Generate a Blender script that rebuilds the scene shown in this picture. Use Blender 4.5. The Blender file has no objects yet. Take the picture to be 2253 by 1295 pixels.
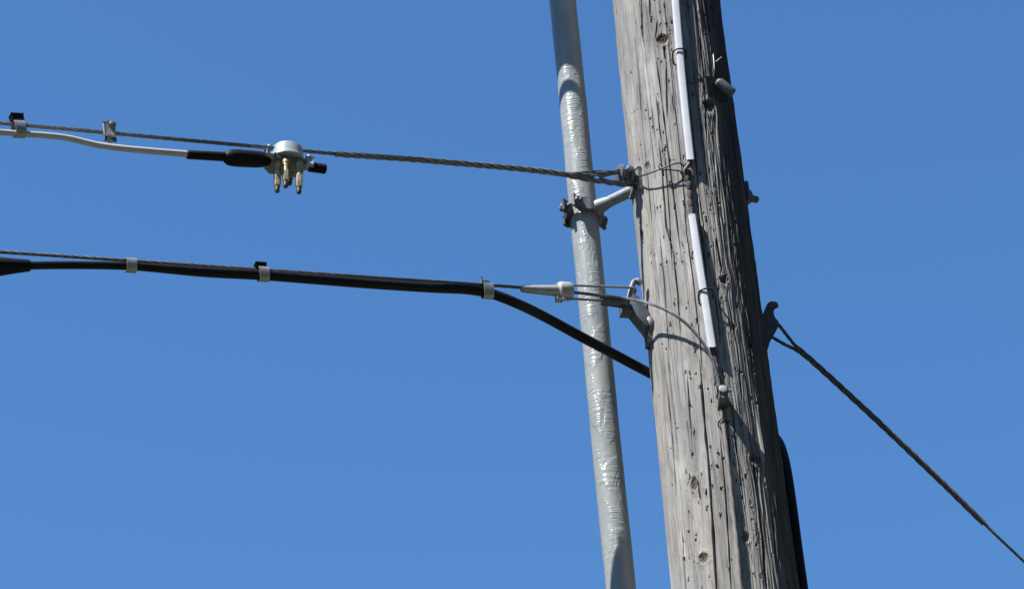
import bpy, bmesh, math, random
import numpy as np
from mathutils import Vector, Matrix
R = math.radians
rng = np.random.default_rng(11)
random.seed(5)
scn = bpy.context.scene
col = scn.collection

# ---------------------------------------------------------------- camera, sky, sun
ELEV, ROLL, FPX, DIST, CAMZ = 35.0, 4.7, 6676.0, 7.07, 1.6
W0, H0 = 2253.0, 1295.0
se, ce = math.sin(R(ELEV)), math.cos(R(ELEV))
R0, U0, F = Vector((1, 0, 0)), Vector((0, -se, ce)), Vector((0, ce, se))
cr, sr = math.cos(R(ROLL)), math.sin(R(ROLL))
CR = R0*cr - U0*sr
CU = R0*sr + U0*cr
CPOS = Vector((0, 0, CAMZ))
cam = bpy.data.objects.new('camera', bpy.data.cameras.new('camera'))
col.objects.link(cam)
m = Matrix((CR, CU, -F)).transposed().to_4x4()
m.translation = CPOS
cam.matrix_world = m
cam.data.sensor_width = 36.0
cam.data.lens = 36.0*FPX/W0
cam.data.clip_end = 5000
scn.camera = cam

SUN_EL, SUN_AZ = 57.0, 48.5          # azimuth: degrees to the left of straight behind the camera
S = Vector((-math.sin(R(SUN_AZ))*math.cos(R(SUN_EL)), -math.cos(R(SUN_AZ))*math.cos(R(SUN_EL)), math.sin(R(SUN_EL))))
world = bpy.data.worlds.new('World'); scn.world = world
world.use_nodes = True
wn = world.node_tree
sky = wn.nodes.new('ShaderNodeTexSky'); sky.sky_type = 'NISHITA'; sky.sun_disc = False
sky.sun_elevation = R(SUN_EL); sky.sun_rotation = math.atan2(S.x, S.y) % (2*math.pi)
sky.air_density = 1.0; sky.dust_density = 0.0; sky.ozone_density = 10.0; sky.altitude = 0
bg = wn.nodes['Background']; bg.inputs['Strength'].default_value = 0.12
hs = wn.nodes.new('ShaderNodeHueSaturation'); hs.inputs['Saturation'].default_value = 1.065; hs.inputs['Hue'].default_value = .4965
wn.links.new(sky.outputs[0], hs.inputs['Color']); wn.links.new(hs.outputs[0], bg.inputs[0])
sl = bpy.data.lights.new('sun', 'SUN'); sl.energy = 4.8; sl.angle = R(0.53); sl.color = (1, .965, .91)
so = bpy.data.objects.new('sun', sl); col.objects.link(so)
so.rotation_mode = 'QUATERNION'; so.rotation_quaternion = S.to_track_quat('Z', 'Y')
scn.view_settings.view_transform = 'Standard'; scn.view_settings.look = 'None'
scn.view_settings.exposure = 0.7; scn.view_settings.gamma = 1.0

# ---------------------------------------------------------------- geometry of the place
def ray(px, py):
    return F + CR*((px-W0/2)/FPX) + CU*(-(py-H0/2)/FPX)
def plane(px, py, pt, n):
    d = ray(px, py); t = (pt-CPOS).dot(n)/d.dot(n)
    return CPOS + d*t
YP = DIST*ce
def facing(px, py, off=0.0):                     # vertical plane through the pole, square to the road
    return plane(px, py, Vector((0, YP-off, 0)), Vector((0, 1, 0)))
AX_T, AX_B = facing(1464.5, 0), facing(1617, 1295)
def axis(z):
    k = (z-AX_B.z)/(AX_T.z-AX_B.z)
    return AX_B.lerp(AX_T, k)
RT = (facing(1581, 0)-facing(1348, 0)).length/2*.99
RB = (facing(1757, 1295)-facing(1477, 1295)).length/2*.99
def prad(z):
    return RB + (RT-RB)*(z-AX_B.z)/(AX_T.z-AX_B.z)
def pole(px, py, h=0.0):                         # point on the pole's skin (h metres proud of it)
    d = ray(px, py)
    a = axis(5.6); rr = prad(5.6)+h; p = None
    for _ in range(6):
        ox, oy = CPOS.x-a.x, CPOS.y-a.y
        A = d.x*d.x+d.y*d.y; B = 2*(ox*d.x+oy*d.y); C_ = ox*ox+oy*oy-rr*rr
        disc = max(B*B-4*A*C_, 0)
        p = CPOS + d*((-B-math.sqrt(disc))/(2*A))
        a = axis(p.z); rr = prad(p.z)+h
    return p
def pnorm(p):
    a = axis(p.z); v = Vector((p.x-a.x, p.y-a.y, 0)); return v.normalized()
PC = axis((AX_T.z+AX_B.z)/2)
def span(px, py, az, off=0.0):                   # vertical plane through the pole along a span, off metres nearer
    n = Vector((math.sin(R(az)), -math.cos(R(az)), 0))
    return plane(px, py, PC+n*off, n)
AZ_U, AZ_L, AZ_G = 28.0, 22.3, 24.0
PIPE_C = Vector((0, YP+0.065, 0))
def pipep(px, py, off=0.0):
    return plane(px, py, PIPE_C-Vector((0, off, 0)), Vector((0, 1, 0)))

# ---------------------------------------------------------------- mesh helpers
class MB:
    def __init__(s): s.v, s.f = [], []
    def add(s, vs, fs):
        b = len(s.v); s.v += [tuple(v) for v in vs]; s.f += [tuple(i+b for i in f) for f in fs]; return s
    def bm(s, b):
        b.verts.index_update()
        return s.add([v.co for v in b.verts], [[v.index for v in f.verts] for f in b.faces])
def frames(pts):
    n = len(pts); T = []
    for i in range(n):
        t = pts[min(i+1, n-1)]-pts[max(i-1, 0)]
        T.append(t.normalized())
    up = Vector((0, 0, 1))
    if abs(T[0].dot(up)) > .95: up = Vector((0, -1, 0))
    a = (up-T[0]*up.dot(T[0])).normalized(); out = []
    for t in T:
        a = (a-t*a.dot(t)).normalized(); out.append((t, a, t.cross(a)))
    return out
def smooth(ctrl, step=.012):
    P = [Vector(p) for p in ctrl]; P = [P[0]*2-P[1]]+P+[P[-1]*2-P[-2]]; out = []
    for i in range(1, len(P)-2):
        p0, p1, p2, p3 = P[i-1:i+3]
        # centripetal Catmull-Rom
        t1 = max((p1-p0).length, 1e-6)**.5; t2 = t1+max((p2-p1).length, 1e-6)**.5; t3 = t2+max((p3-p2).length, 1e-6)**.5
        n = max(2, int((p2-p1).length/step))
        for k in range(n):
            t = t1+(t2-t1)*k/n
            A1 = p0*((t1-t)/t1)+p1*(t/t1); A2 = p1*((t2-t)/(t2-t1))+p2*((t-t1)/(t2-t1)); A3 = p2*((t3-t)/(t3-t2))+p3*((t-t2)/(t3-t2))
            B1 = A1*((t2-t)/t2)+A2*(t/t2); B2 = A2*((t3-t)/(t3-t1))+A3*((t-t1)/(t3-t1))
            out.append(B1*((t2-t)/(t2-t1))+B2*((t-t1)/(t2-t1)))
    out.append(P[-2]); return out
def tube(mb, pts, r, sides=14, caps=True, wob=0):
    n = len(pts); fr = frames(pts); vs, fs = [], []
    for i, p in enumerate(pts):
        ri = r(i/(n-1)) if callable(r) else r
        for k in range(sides):
            w = 2*math.pi*k/sides
            q = ri*(1+wob*math.sin(i*1.7+k*2.1))
            vs.append(p+fr[i][1]*math.cos(w)*q+fr[i][2]*math.sin(w)*q)
    for i in range(n-1):
        for k in range(sides):
            a, b = i*sides+k, i*sides+(k+1) % sides
            fs.append((a, b, b+sides, a+sides))
    if caps:
        fs.append(tuple(range(sides-1, -1, -1))); fs.append(tuple(range((n-1)*sides, n*sides)))
    return mb.add(vs, fs)
def rope(mb, pts, rad, wires=6, lay=.13, sides=6, gap=1.0, core=True, ph=0):
    """twisted wire strand of outside radius rad"""
    s_ = math.sin(math.pi/wires); rw = rad*s_/(1+s_)*gap; rh = (rad-rw)*1.04
    fr = frames(pts); L = [0]
    for i in range(1, len(pts)): L.append(L[-1]+(pts[i]-pts[i-1]).length)
    for w in range(wires):
        q = []
        for i, p in enumerate(pts):
            a = ph+2*math.pi*(w/wires+L[i]/lay)
            q.append(p+fr[i][1]*math.cos(a)*rh+fr[i][2]*math.sin(a)*rh)
        tube(mb, q, rw, sides)
    if core: tube(mb, pts, rad-1.5*rw if wires > 3 else rw*.5, 6)
    return mb
def lathe(mb, o, ax, prof, sides=24):
    ax = ax.normalized(); a = ax.orthogonal().normalized(); b = ax.cross(a); vs, fs = [], []
    for r, h in prof:
        for k in range(sides):
            w = 2*math.pi*(k+.5)/sides
            vs.append(o+ax*h+a*math.cos(w)*r+b*math.sin(w)*r)
    n = len(prof)
    for i in range(n-1):
        for k in range(sides):
            c, d = i*sides+k, i*sides+(k+1) % sides
            fs.append((c, d, d+sides, c+sides))
    fs.append(tuple(range(sides-1, -1, -1))); fs.append(tuple(range((n-1)*sides, n*sides)))
    return mb.add(vs, fs)
def bev(b, w, seg=2):
    bmesh.ops.bevel(b, geom=list(b.edges), offset=w, segments=seg, profile=.6, affect='EDGES', clamp_overlap=True)
def box(mb, o, ex, ey, ez, sx, sy, sz, w=.001):
    b = bmesh.new(); bmesh.ops.create_cube(b, size=1)
    for v in b.verts: v.co = o+ex*(v.co.x*sx)+ey*(v.co.y*sy)+ez*(v.co.z*sz)
    if w: bev(b, w)
    bmesh.ops.recalc_face_normals(b, faces=b.faces)
    mb.bm(b); b.free(); return mb
def loft(mb, front, back, w=.0015, seg=2):
    b = bmesh.new(); n = len(front)
    f = [b.verts.new(p) for p in front]; g = [b.verts.new(p) for p in back]
    b.faces.new(f); b.faces.new(list(reversed(g)))
    for i in range(n): b.faces.new((f[(i+1) % n], f[i], g[i], g[(i+1) % n]))
    if w: bev(b, w, seg)
    bmesh.ops.recalc_face_normals(b, faces=b.faces)
    mb.bm(b); b.free(); return mb
def hexn(mb, o, ax, r, h, w=.0008): return lathe(mb, o, ax, [(r*.86, 0), (r, h*.12), (r, h*.88), (r*.86, h)], 6)

LOC = {}
def tag(o, label, cat, group=None, kind=None):
    o['label'] = label; o['category'] = cat
    if group: o['group'] = group
    if kind: o['kind'] = kind
    return o
def thing(name, loc, label, cat, group=None):
    o = bpy.data.objects.new(name, None); col.objects.link(o); o.location = loc; o.empty_display_size = .05
    LOC[o.name] = Vector(loc); return tag(o, label, cat, group)
def part(name, mb, mat, parent=None, smooth_ang=35, label=None, loc=None):
    base = LOC[parent.name] if parent else (Vector(loc) if loc is not None else Vector((0, 0, 0)))
    me = bpy.data.meshes.new(name)
    me.from_pydata([(v[0]-base.x, v[1]-base.y, v[2]-base.z) for v in mb.v], [], mb.f)
    me.validate(); me.update()
    b = bmesh.new(); b.from_mesh(me); bmesh.ops.recalc_face_normals(b, faces=b.faces); b.to_mesh(me); b.free()
    me.shade_smooth(); me.set_sharp_from_angle(angle=R(smooth_ang))
    me.materials.append(mat)
    o = bpy.data.objects.new(name, me); col.objects.link(o)
    if parent: o.parent = parent
    else: o.location = base
    LOC[o.name] = base
    if label: o['label'] = label
    return o
def solo(name, mb, mat, label, cat, group=None, loc=None, **k):
    if loc is None: loc = mb.v[0]
    return tag(part(name, mb, mat, None, loc=loc, **k), label, cat, group)

# ---------------------------------------------------------------- materials
def mat(name, c, rough=.5, metal=0.0, var=.25, scale=60, bump=.0, bscale=300, c2=None, spec=.5, stretch=(1, 1, 1), coat=0):
    mt = bpy.data.materials.new(name); mt.use_nodes = True; nt = mt.node_tree; N = nt.nodes; Lk = nt.links
    p = N['Principled BSDF']; p.inputs['Metallic'].default_value = metal; p.inputs['Specular IOR Level'].default_value = spec
    if coat: p.inputs['Coat Weight'].default_value = coat; p.inputs['Coat Roughness'].default_value = .2
    tc = N.new('ShaderNodeTexCoord'); mp = N.new('ShaderNodeMapping'); mp.inputs['Scale'].default_value = stretch
    Lk.new(tc.outputs['Object'], mp.inputs[0])
    n1 = N.new('ShaderNodeTexNoise'); n1.inputs['Scale'].default_value = scale; n1.inputs['Detail'].default_value = 5
    Lk.new(mp.outputs[0], n1.inputs[0])
    rp = N.new('ShaderNodeValToRGB'); e = rp.color_ramp.elements
    d = c2 or tuple(x*(1-var) for x in c)
    e[0].position = .35; e[0].color = (*d, 1); e[1].position = .65; e[1].color = (*c, 1)
    Lk.new(n1.outputs[0], rp.inputs[0]); Lk.new(rp.outputs[0], p.inputs['Base Color'])
    mr = N.new('ShaderNodeMapRange'); mr.inputs['To Min'].default_value = max(rough-.1, .05); mr.inputs['To Max'].default_value = min(rough+.12, 1)
    Lk.new(n1.outputs[0], mr.inputs[0]); Lk.new(mr.outputs[0], p.inputs['Roughness'])
    if bump:
        n2 = N.new('ShaderNodeTexNoise'); n2.inputs['Scale'].default_value = bscale; n2.inputs['Detail'].default_value = 4
        Lk.new(mp.outputs[0], n2.inputs[0])
        bp = N.new('ShaderNodeBump'); bp.inputs['Strength'].default_value = bump; bp.inputs['Distance'].default_value = .001
        Lk.new(n2.outputs[0], bp.inputs['Height']); Lk.new(bp.outputs[0], p.inputs['Normal'])
    return mt
M = dict(
    galv=mat('galvanized_steel', (.30, .32, .34), .55, .15, .3, 80, .25, 400),
    galv_dark=mat('weathered_galvanized', (.20, .215, .235), .55, .35, .35, 70, .35, 350),
    iron=mat('dull_cast_iron', (.17, .185, .205), .6, .2, .35, 60, .5, 350),
    dark_iron=mat('dark_iron', (.075, .085, .10), .65, 0, .4, 60, .4, 350, spec=.3),
    strand=mat('strand_wire', (.29, .295, .31), .5, .2, .45, 120),
    oldstrand=mat('old_strand_wire', (.18, .182, .175), .6, .1, .5, 150, c2=(.075, .074, .07)),
    bright=mat('bright_aluminium', (.44, .45, .455), .32, .5, .2, 60, .15, 300),
    cast=mat('cast_aluminium', (.50, .50, .49), .5, .3, .25, 70, .3, 450),
    zinc=mat('painted_zinc_housing', (.37, .435, .46), .42, .0, .12, 40, .15, 500),
    base=mat('dull_zinc_base', (.22, .235, .235), .55, .1, .35, 60, .3, 400),
    brass=mat('weathered_brass', (.55, .45, .26), .45, .3, .4, 90, .2, 400),
    brass_tip=mat('dark_brass', (.12, .10, .075), .5, .4, .4, 90),
    black=mat('black_polyethylene', (.011, .011, .013), .48, 0, .3, 50, .12, 200, spec=.22),
    rubber=mat('black_rubber', (.009, .009, .011), .6, 0, .3, 60, .4, 250, spec=.2),
    jacket=mat('white_cable_jacket', (.62, .61, .60), .35, 0, .12, 40, .1, 200),
    pvc=mat('white_pvc', (.66, .68, .73), .42, 0, .10, 25, .1, 200),
    copper=mat('tarnished_copper', (.16, .15, .13), .55, .4, .5, 90, .4, 400, c2=(.06, .055, .05)),
    steelwire=mat('dark_wire', (.05, .05, .055), .5, .3, .4, 90),
)
def wood_mat():
    mt = bpy.data.materials.new('weathered_wood'); mt.use_nodes = True; nt = mt.node_tree; N = nt.nodes; Lk = nt.links
    p = N['Principled BSDF']; p.inputs['Roughness'].default_value = .85; p.inputs['Specular IOR Level'].default_value = .2
    uv = N.new('ShaderNodeUVMap'); uv.uv_map = 'skin'
    def noise(sx, sy, detail=4, rough=.55, off=0):
        mp = N.new('ShaderNodeMapping'); mp.inputs['Scale'].default_value = (sx, sy, 1); mp.inputs['Location'].default_value = (off, off*1.7, 0)
        Lk.new(uv.outputs[0], mp.inputs[0]); n = N.new('ShaderNodeTexNoise'); n.inputs['Scale'].default_value = 1
        n.inputs['Detail'].default_value = detail; n.inputs['Roughness'].default_value = rough
        Lk.new(mp.outputs[0], n.inputs[0]); return n.outputs[0]
    def ramp(x, stops):
        r = N.new('ShaderNodeValToRGB'); e = r.color_ramp.elements
        while len(e) < len(stops): e.new(.5)
        for q, (pos, c) in zip(e, stops): q.position = pos; q.color = (*c, 1)
        Lk.new(x, r.inputs[0]); return r.outputs[0]
    def mix(f, a, b, mode='MIX'):
        x = N.new('ShaderNodeMix'); x.data_type = 'RGBA'; x.blend_type = mode
        if isinstance(f, float): x.inputs[0].default_value = f
        else: Lk.new(f, x.inputs[0])
        for q, s in ((a, 6), (b, 7)):
            if isinstance(q, tuple): x.inputs[s].default_value = (*q, 1)
            else: Lk.new(q, x.inputs[s])
        return x.outputs[2]
    def attr(n):
        a = N.new('ShaderNodeAttribute'); a.attribute_name = n; return a.outputs['Fac']
    broad = ramp(noise(30, 4.0, 5), [(.32, (.25, .241, .232)), (.5, (.365, .353, .338)), (.68, (.515, .50, .478))])
    warm = ramp(noise(16, 2.0, 3, off=7), [(.47, (0, 0, 0)), (.66, (1, 1, 1))])
    c = mix(warm, broad, (.42, .395, .36))
    cool = ramp(noise(20, 3.0, 3, off=19), [(.5, (0, 0, 0)), (.7, (.8, .8, .8))])
    c = mix(cool, c, (.295, .295, .30))
    fine = ramp(noise(900, 9, 4, .7, 3), [(.32, (.42, .41, .40)), (.5, (.95, .95, .95)), (.66, (1.15, 1.15, 1.14))])
    c = mix(.8, c, fine, 'MULTIPLY')
    streak = ramp(noise(260, 3.0, 3, .6, 31), [(.34, (.30, .295, .29)), (.46, (1, 1, 1))])
    c = mix(.65, c, streak, 'MULTIPLY')
    blot = ramp(noise(55, 13, 5, .7, 71), [(.30, (.58, .57, .56)), (.48, (1, 1, 1)), (.7, (1.08, 1.08, 1.08))])
    c = mix(.85, c, blot, 'MULTIPLY')
    hair = ramp(noise(430, 1.6, 2, .5, 91), [(.30, (.22, .21, .20)), (.345, (1, 1, 1))])
    c = mix(.8, c, hair, 'MULTIPLY')
    fleck = ramp(noise(700, 90, 2, .6, 51), [(.27, (.25, .24, .22)), (.35, (1, 1, 1))])
    c = mix(.8, c, fleck, 'MULTIPLY')
    c = mix(attr('painted_shade'), c, mix(.74, c, (.042, .037, .034)))  # deepens the pole's shaded side in the base colour
    c = mix(attr('knot'), c, (.115, .075, .05))
    c = mix(attr('cavity'), c, (.03, .027, .025))
    Lk.new(c, p.inputs['Base Color'])
    b1 = N.new('ShaderNodeBump'); b1.inputs['Strength'].default_value = .8; b1.inputs['Distance'].default_value = .0018
    Lk.new(noise(800, 14, 5, .65, 11), b1.inputs['Height'])
    Lk.new(b1.outputs[0], p.inputs['Normal'])
    return mt
def pipe_mat():
    mt = bpy.data.materials.new('grey_painted_pipe'); mt.use_nodes = True; nt = mt.node_tree; N = nt.nodes; Lk = nt.links
    p = N['Principled BSDF']; p.inputs['Specular IOR Level'].default_value = .4
    uv = N.new('ShaderNodeUVMap'); uv.uv_map = 'skin'
    def noise(sx, sy, detail=3, dist=0.0, off=0):
        mp = N.new('ShaderNodeMapping'); mp.inputs['Scale'].default_value = (sx, sy, 1); mp.inputs['Location'].default_value = (off, off, 0)
        mp.inputs['Rotation'].default_value = (0, 0, .12)
        Lk.new(uv.outputs[0], mp.inputs[0]); n = N.new('ShaderNodeTexNoise'); n.inputs['Scale'].default_value = 1
        n.inputs['Detail'].default_value = detail; n.inputs['Distortion'].default_value = dist
        Lk.new(mp.outputs[0], n.inputs[0]); return n.outputs[0]
    rp = N.new('ShaderNodeValToRGB'); e = rp.color_ramp.elements
    e[0].position = .35; e[0].color = (.295, .318, .315, 1); e[1].position = .65; e[1].color = (.365, .387, .38, 1)
    Lk.new(noise(20, 6), rp.inputs[0]); Lk.new(rp.outputs[0], p.inputs['Base Color'])
    p.inputs['Roughness'].default_value = .3
    mk = N.new('ShaderNodeMapRange'); mk.inputs['From Min'].default_value = .46; mk.inputs['From Max'].default_value = .56
    Lk.new(noise(26, 11, 3, .4, 5), mk.inputs[0])
    mu = N.new('ShaderNodeMath'); mu.operation = 'MULTIPLY'
    Lk.new(mk.outputs[0], mu.inputs[0]); Lk.new(noise(26, 175, 1, .7, 9), mu.inputs[1])
    ad = N.new('ShaderNodeMath'); ad.operation = 'MULTIPLY_ADD'; ad.inputs[1].default_value = .22
    Lk.new(noise(90, 60, 3, 0, 17), ad.inputs[0]); Lk.new(mu.outputs[0], ad.inputs[2])
    b = N.new('ShaderNodeBump'); b.inputs['Strength'].default_value = .75; b.inputs['Distance'].default_value = .0026
    Lk.new(ad.outputs[0], b.inputs['Height']); Lk.new(b.outputs[0], p.inputs['Normal'])
    return mt
M['wood'] = wood_mat(); M['pipe'] = pipe_mat()

# ---------------------------------------------------------------- ground
g = MB(); n = 24
vs = [(0, 0, 0)]+[(4000*math.cos(2*math.pi*k/n), 4000*math.sin(2*math.pi*k/n), 0) for k in range(n)]
g.add(vs, [(0, k+1, (k+1) % n+1) for k in range(n)])
gr = part('ground', g, mat('dry_grass', (.085, .085, .058), .95, 0, .5, .6, c2=(.055, .06, .035)), None, loc=(0, 0, 0)); gr['kind'] = 'structure'

# ---------------------------------------------------------------- added trees outside the frame, blocking low sky light to deepen shade
def build_sky_blockers():
    rr = random.Random(8); mb = MB(); C0 = Vector((0, YP, 0))
    for q in range(64):
        a = 2*math.pi*q/64+rr.uniform(-.03, .03); deg = math.degrees(a) % 360      # 90 = straight ahead
        front = abs((deg-90+180) % 360-180) < 24
        sunny = abs((deg-227+180) % 360-180) < 30
        d, h = (rr.uniform(17, 20), rr.uniform(8.0, 9.0)) if front else ((rr.uniform(17, 20), rr.uniform(10, 13)) if sunny else (rr.uniform(10, 12.5), rr.uniform(16, 19)))
        if not front and abs((deg-90+180) % 360-180) < 40: d += 5
        o = C0+Vector((math.cos(a)*d, math.sin(a)*d, 0)); w = 1.5 if not front else 1.3
        tube(mb, [o, o+UP_*h*.4, o+UP_*h*.7], lambda k: .22-.14*k, 7)
        lumps = [(0, 0, .5, 1.0)]+[(rr.uniform(-.55, .55), rr.uniform(-.55, .55), rr.uniform(.22, .92), rr.uniform(.4, .75)) for _ in range(11)]
        for lx, ly, lz, ls in lumps:
            c_ = o+Vector((lx*w, ly*w, h*(.12+.83*lz))); rx, rz = w*ls*.72, w*ls*.95 if ls < 1 else h*.30
            b = bmesh.new(); bmesh.ops.create_icosphere(b, subdivisions=2, radius=1)
            for v in b.verts:
                k_ = .72+rr.uniform(-.12, .10); v.co = c_+Vector((v.co.x*rx*k_, v.co.y*rx*k_, v.co.z*rz*k_))
            mb.bm(b); b.free()
            for _ in range(int(330*ls)):
                u = Vector((rr.gauss(0, 1), rr.gauss(0, 1), rr.gauss(0, 1))).normalized(); k_ = rr.uniform(.66, 1.12)
                p_ = c_+Vector((u.x*rx*k_, u.y*rx*k_, u.z*rz*k_)); n_ = Vector((rr.gauss(0, 1), rr.gauss(0, 1), rr.gauss(0, 1))).normalized(); g_ = rr.uniform(.07, .15)
                e1 = n_.orthogonal().normalized(); e2 = n_.cross(e1); e1, e2 = e1*g_, e2*g_*.55
                mb.add([p_-e1, p_+e2, p_+e1, p_-e2], [(0, 1, 2, 3)])
    o = part('sky_blocker_trees', mb, mat('leaves', (.045, .068, .022), .6, 0, .5, 3, c2=(.025, .04, .014)), None, smooth_ang=20, loc=(0, 0, 0))
    tag(o, 'ring of added leafy trees, out of frame, blocking low sky light', 'trees', None, 'stuff')
UP_ = Vector((0, 0, 1))
build_sky_blockers()

# ---------------------------------------------------------------- utility pole
def vnoise(u, v, seed):
    g_ = np.random.default_rng(seed).random((257, 257))
    u = u % 256; v = v % 256
    i, j = np.floor(u).astype(int), np.floor(v).astype(int); a, b = u-i, v-j
    a = a*a*(3-2*a); b = b*b*(3-2*b)
    return (g_[i, j]*(1-a)*(1-b)+g_[i+1, j]*a*(1-b)+g_[i, j+1]*(1-a)*b+g_[i+1, j+1]*a*b)-.5
RM = (RT+RB)/2
def sz(px, py):
    p = pole(px, py); nn = pnorm(p); return (math.atan2(nn.x, -nn.y)*RM, p.z)
def build_pole():
    zt, zb = facing(1464, -70).z, facing(1617, 1360).z
    th = np.concatenate([np.linspace(R(-105), R(105), 620), np.linspace(R(105), R(255), 60)[1:-1]])
    z = np.concatenate([np.linspace(0, zb, 60)[:-1], np.arange(zb, zt, .0019), np.linspace(zt, 9.6, 50)[1:]])
    s = th*RM
    Sg, Z = np.meshgrid(s, z)
    nz, ns = Sg.shape
    D = np.zeros_like(Sg); cav = np.zeros_like(Sg); knot = np.zeros_like(Sg)
    # sideways wander of the grain (bends round knots)
    G = Sg + .005*vnoise(Sg*6+3, Z*1.2+9, 1) + .0007*vnoise(Sg*30+3, Z*5+9, 21)
    right = np.clip((Sg-.015)/.06, 0, 1)
    knots = [(1458, 88, .013, .013, 1), (1413, 516, .006, .014, .7), (1592, 617, .010, .010, .8), (1424, 366, .008, .010, .6), (1558, 236, .013, .017, .9),
             (1548, 1226, .011, .011, .8), (1527, 1063, .007, .016, .8), (1660, 1010, .010, .012, .6), (1505, 1230, .004, .006, .5), (1565, 20, .009, .014, .6), (1640, 1180, .009, .012, .6)]
    kk = []
    for px, py, a, b, st in knots:
        ks, kz = sz(px, py); kk.append((ks, kz, a, b, st))
        ds, dz = Sg-ks, Z-kz
        G = G - np.sign(ds)*a*1.1*np.exp(-(np.abs(ds)/(a*2.2))**1.3-(dz/(b*3.2))**2)
    # raised weathered grain
    D += .0011*vnoise(G*140+7, Z*3.5+2, 2)*(.6+1.8*right)
    D += .0010*vnoise(G*330+1, Z*8+5, 3)*(.6+2.2*right)
    D += .0009*vnoise(G*520+1, Z*22+5, 5)*(.25+1.6*right)
    rg = lambda a, b, sd: .25-np.abs(vnoise(a, b, sd))
    D += .0026*(right+.12)*rg(G*210+2, Z*2.2+8, 60)+.0024*(right+.15)*rg(G*430+6, Z*5+3, 61)
    D += .0026*right*np.minimum(vnoise(G*300+4, Z*9+1, 6), 0.15)
    D += .004*vnoise(Sg*14+1, Z*1.3+5, 4)
    D += .0016*vnoise(Sg*60+1, Z*9+5, 8)
    zi = lambda q: int(np.clip(np.searchsorted(z, q), 0, nz))
    def crack(pts, w, dp, jag=.00035, seed=0):
        pts = sorted(pts, key=lambda q: q[1]); za, zc = pts[0][1], pts[-1][1]
        i0, i1 = zi(za), zi(zc)
        if i1-i0 < 3: return
        zz = z[i0:i1]; c = np.interp(zz, [q[1] for q in pts], [q[0] for q in pts])
        c = c + jag*4*vnoise(zz*16+seed, zz*0+seed*3.3, 40)+jag*1.5*vnoise(zz*70+seed, zz*0+seed*1.3, 41)
        t = (zz-za)/(zc-za); ww = w*np.clip(np.minimum(t, 1-t)*6, .12, 1)**.8*(1+.9*vnoise(zz*25+seed, zz*0+seed, 42))
        j0, j1 = np.searchsorted(s[:620], c.min()-.012), np.searchsorted(s[:620], c.max()+.012)
        if j1-j0 < 3: return
        ds = np.abs(s[None, j0:j1]-c[:, None]); f = np.clip(1.15-ds/ww[:, None], 0, 1); f = f*f*(3-2*f)
        D[i0:i1, j0:j1] -= dp*f; cav[i0:i1, j0:j1] = np.maximum(cav[i0:i1, j0:j1], np.clip(f*1.2-.1, 0, 1)*.85)
        lip = np.exp(-((ds-ww[:, None]*1.5)/.0012)**2); D[i0:i1, j0:j1] += .0004*lip
    named = [([(1411, -30), (1413, 40), (1415, 92)], .0018, .007), ([(1430, -30), (1431, 40)], .0015, .006),
             ([(1461, 100), (1464, 132)], .0022, .007), ([(1466, 118), (1467, 180), (1468, 262)], .0014, .006),
             ([(1447, 45), (1442, 90)], .0012, .005), ([(1449, 300), (1458, 385), (1466, 500), (1483, 560), (1490, 640), (1499, 760)], .0016, .007),
             ([(1463, 330), (1474, 480), (1480, 600)], .0011, .005), ([(1452, 520), (1461, 610), (1467, 700), (1473, 790)], .0013, .006),
             ([(1500, 360), (1512, 520), (1528, 640), (1542, 760), (1545, 830)], .0012, .006),
             ([(1540, 790), (1548, 900), (1558, 1010), (1568, 1140), (1578, 1330)], .0023, .009),
             ([(1468, 845), (1476, 930), (1484, 1030), (1490, 1100)], .0017, .006), ([(1512, 810), (1518, 920), (1524, 990)], .0011, .005),
             ([(1601, 930), (1608, 1050), (1620, 1180), (1632, 1330)], .0022, .008), ([(1585, 960), (1596, 1080), (1604, 1200), (1610, 1330)], .0014, .006),
             ([(1610, 900), (1625, 1020), (1640, 1130)], .0018, .007), ([(1555, 20), (1570, 150), (1572, 220)], .002, .008),
             ([(1592, 300), (1600, 400), (1618, 520), (1628, 640)], .0017, .007), ([(1575, 520), (1590, 600)], .0022, .007),
             ([(1600, 650), (1622, 760), (1635, 900)], .0017, .008), ([(1540, 60), (1548, 180), (1556, 330)], .0016, .007),
             ([(1640, 880), (1660, 1030), (1680, 1200), (1690, 1330)], .002, .009), ([(1500, 1150), (1505, 1240), (1511, 1330)], .0012, .005),
             ([(1535, 1055), (1541, 1100)], .0022, .006), ([(1680, 1000), (1700, 1150), (1712, 1290)], .002, .008), ([(1566, 260), (1575, 420), (1590, 540)], .0014, .006)]
    for q, (pts, w, dp) in enumerate(named): crack([sz(*p) for p in pts], w*1.25, dp, seed=q*7.3)
    rr = random.Random(3)
    for q in range(190):
        s0 = rr.uniform(-.19, .2) if q < 90 else rr.uniform(.0, .2); z0 = rr.uniform(zb, zt); L = rr.choice((rr.uniform(.04, .16), rr.uniform(.15, .5), rr.uniform(.3, .9)))
        d = rr.uniform(-.006, .007)*L*2
        big = rr.random()
        crack([(s0, z0), (s0+d*.5+rr.uniform(-.001, .001), z0+L/2), (s0+d, z0+L)], .00055+.0011*big**4*(1+.5*(s0 > 0)), .002+.004*big, seed=100+q*3.1)
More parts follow.
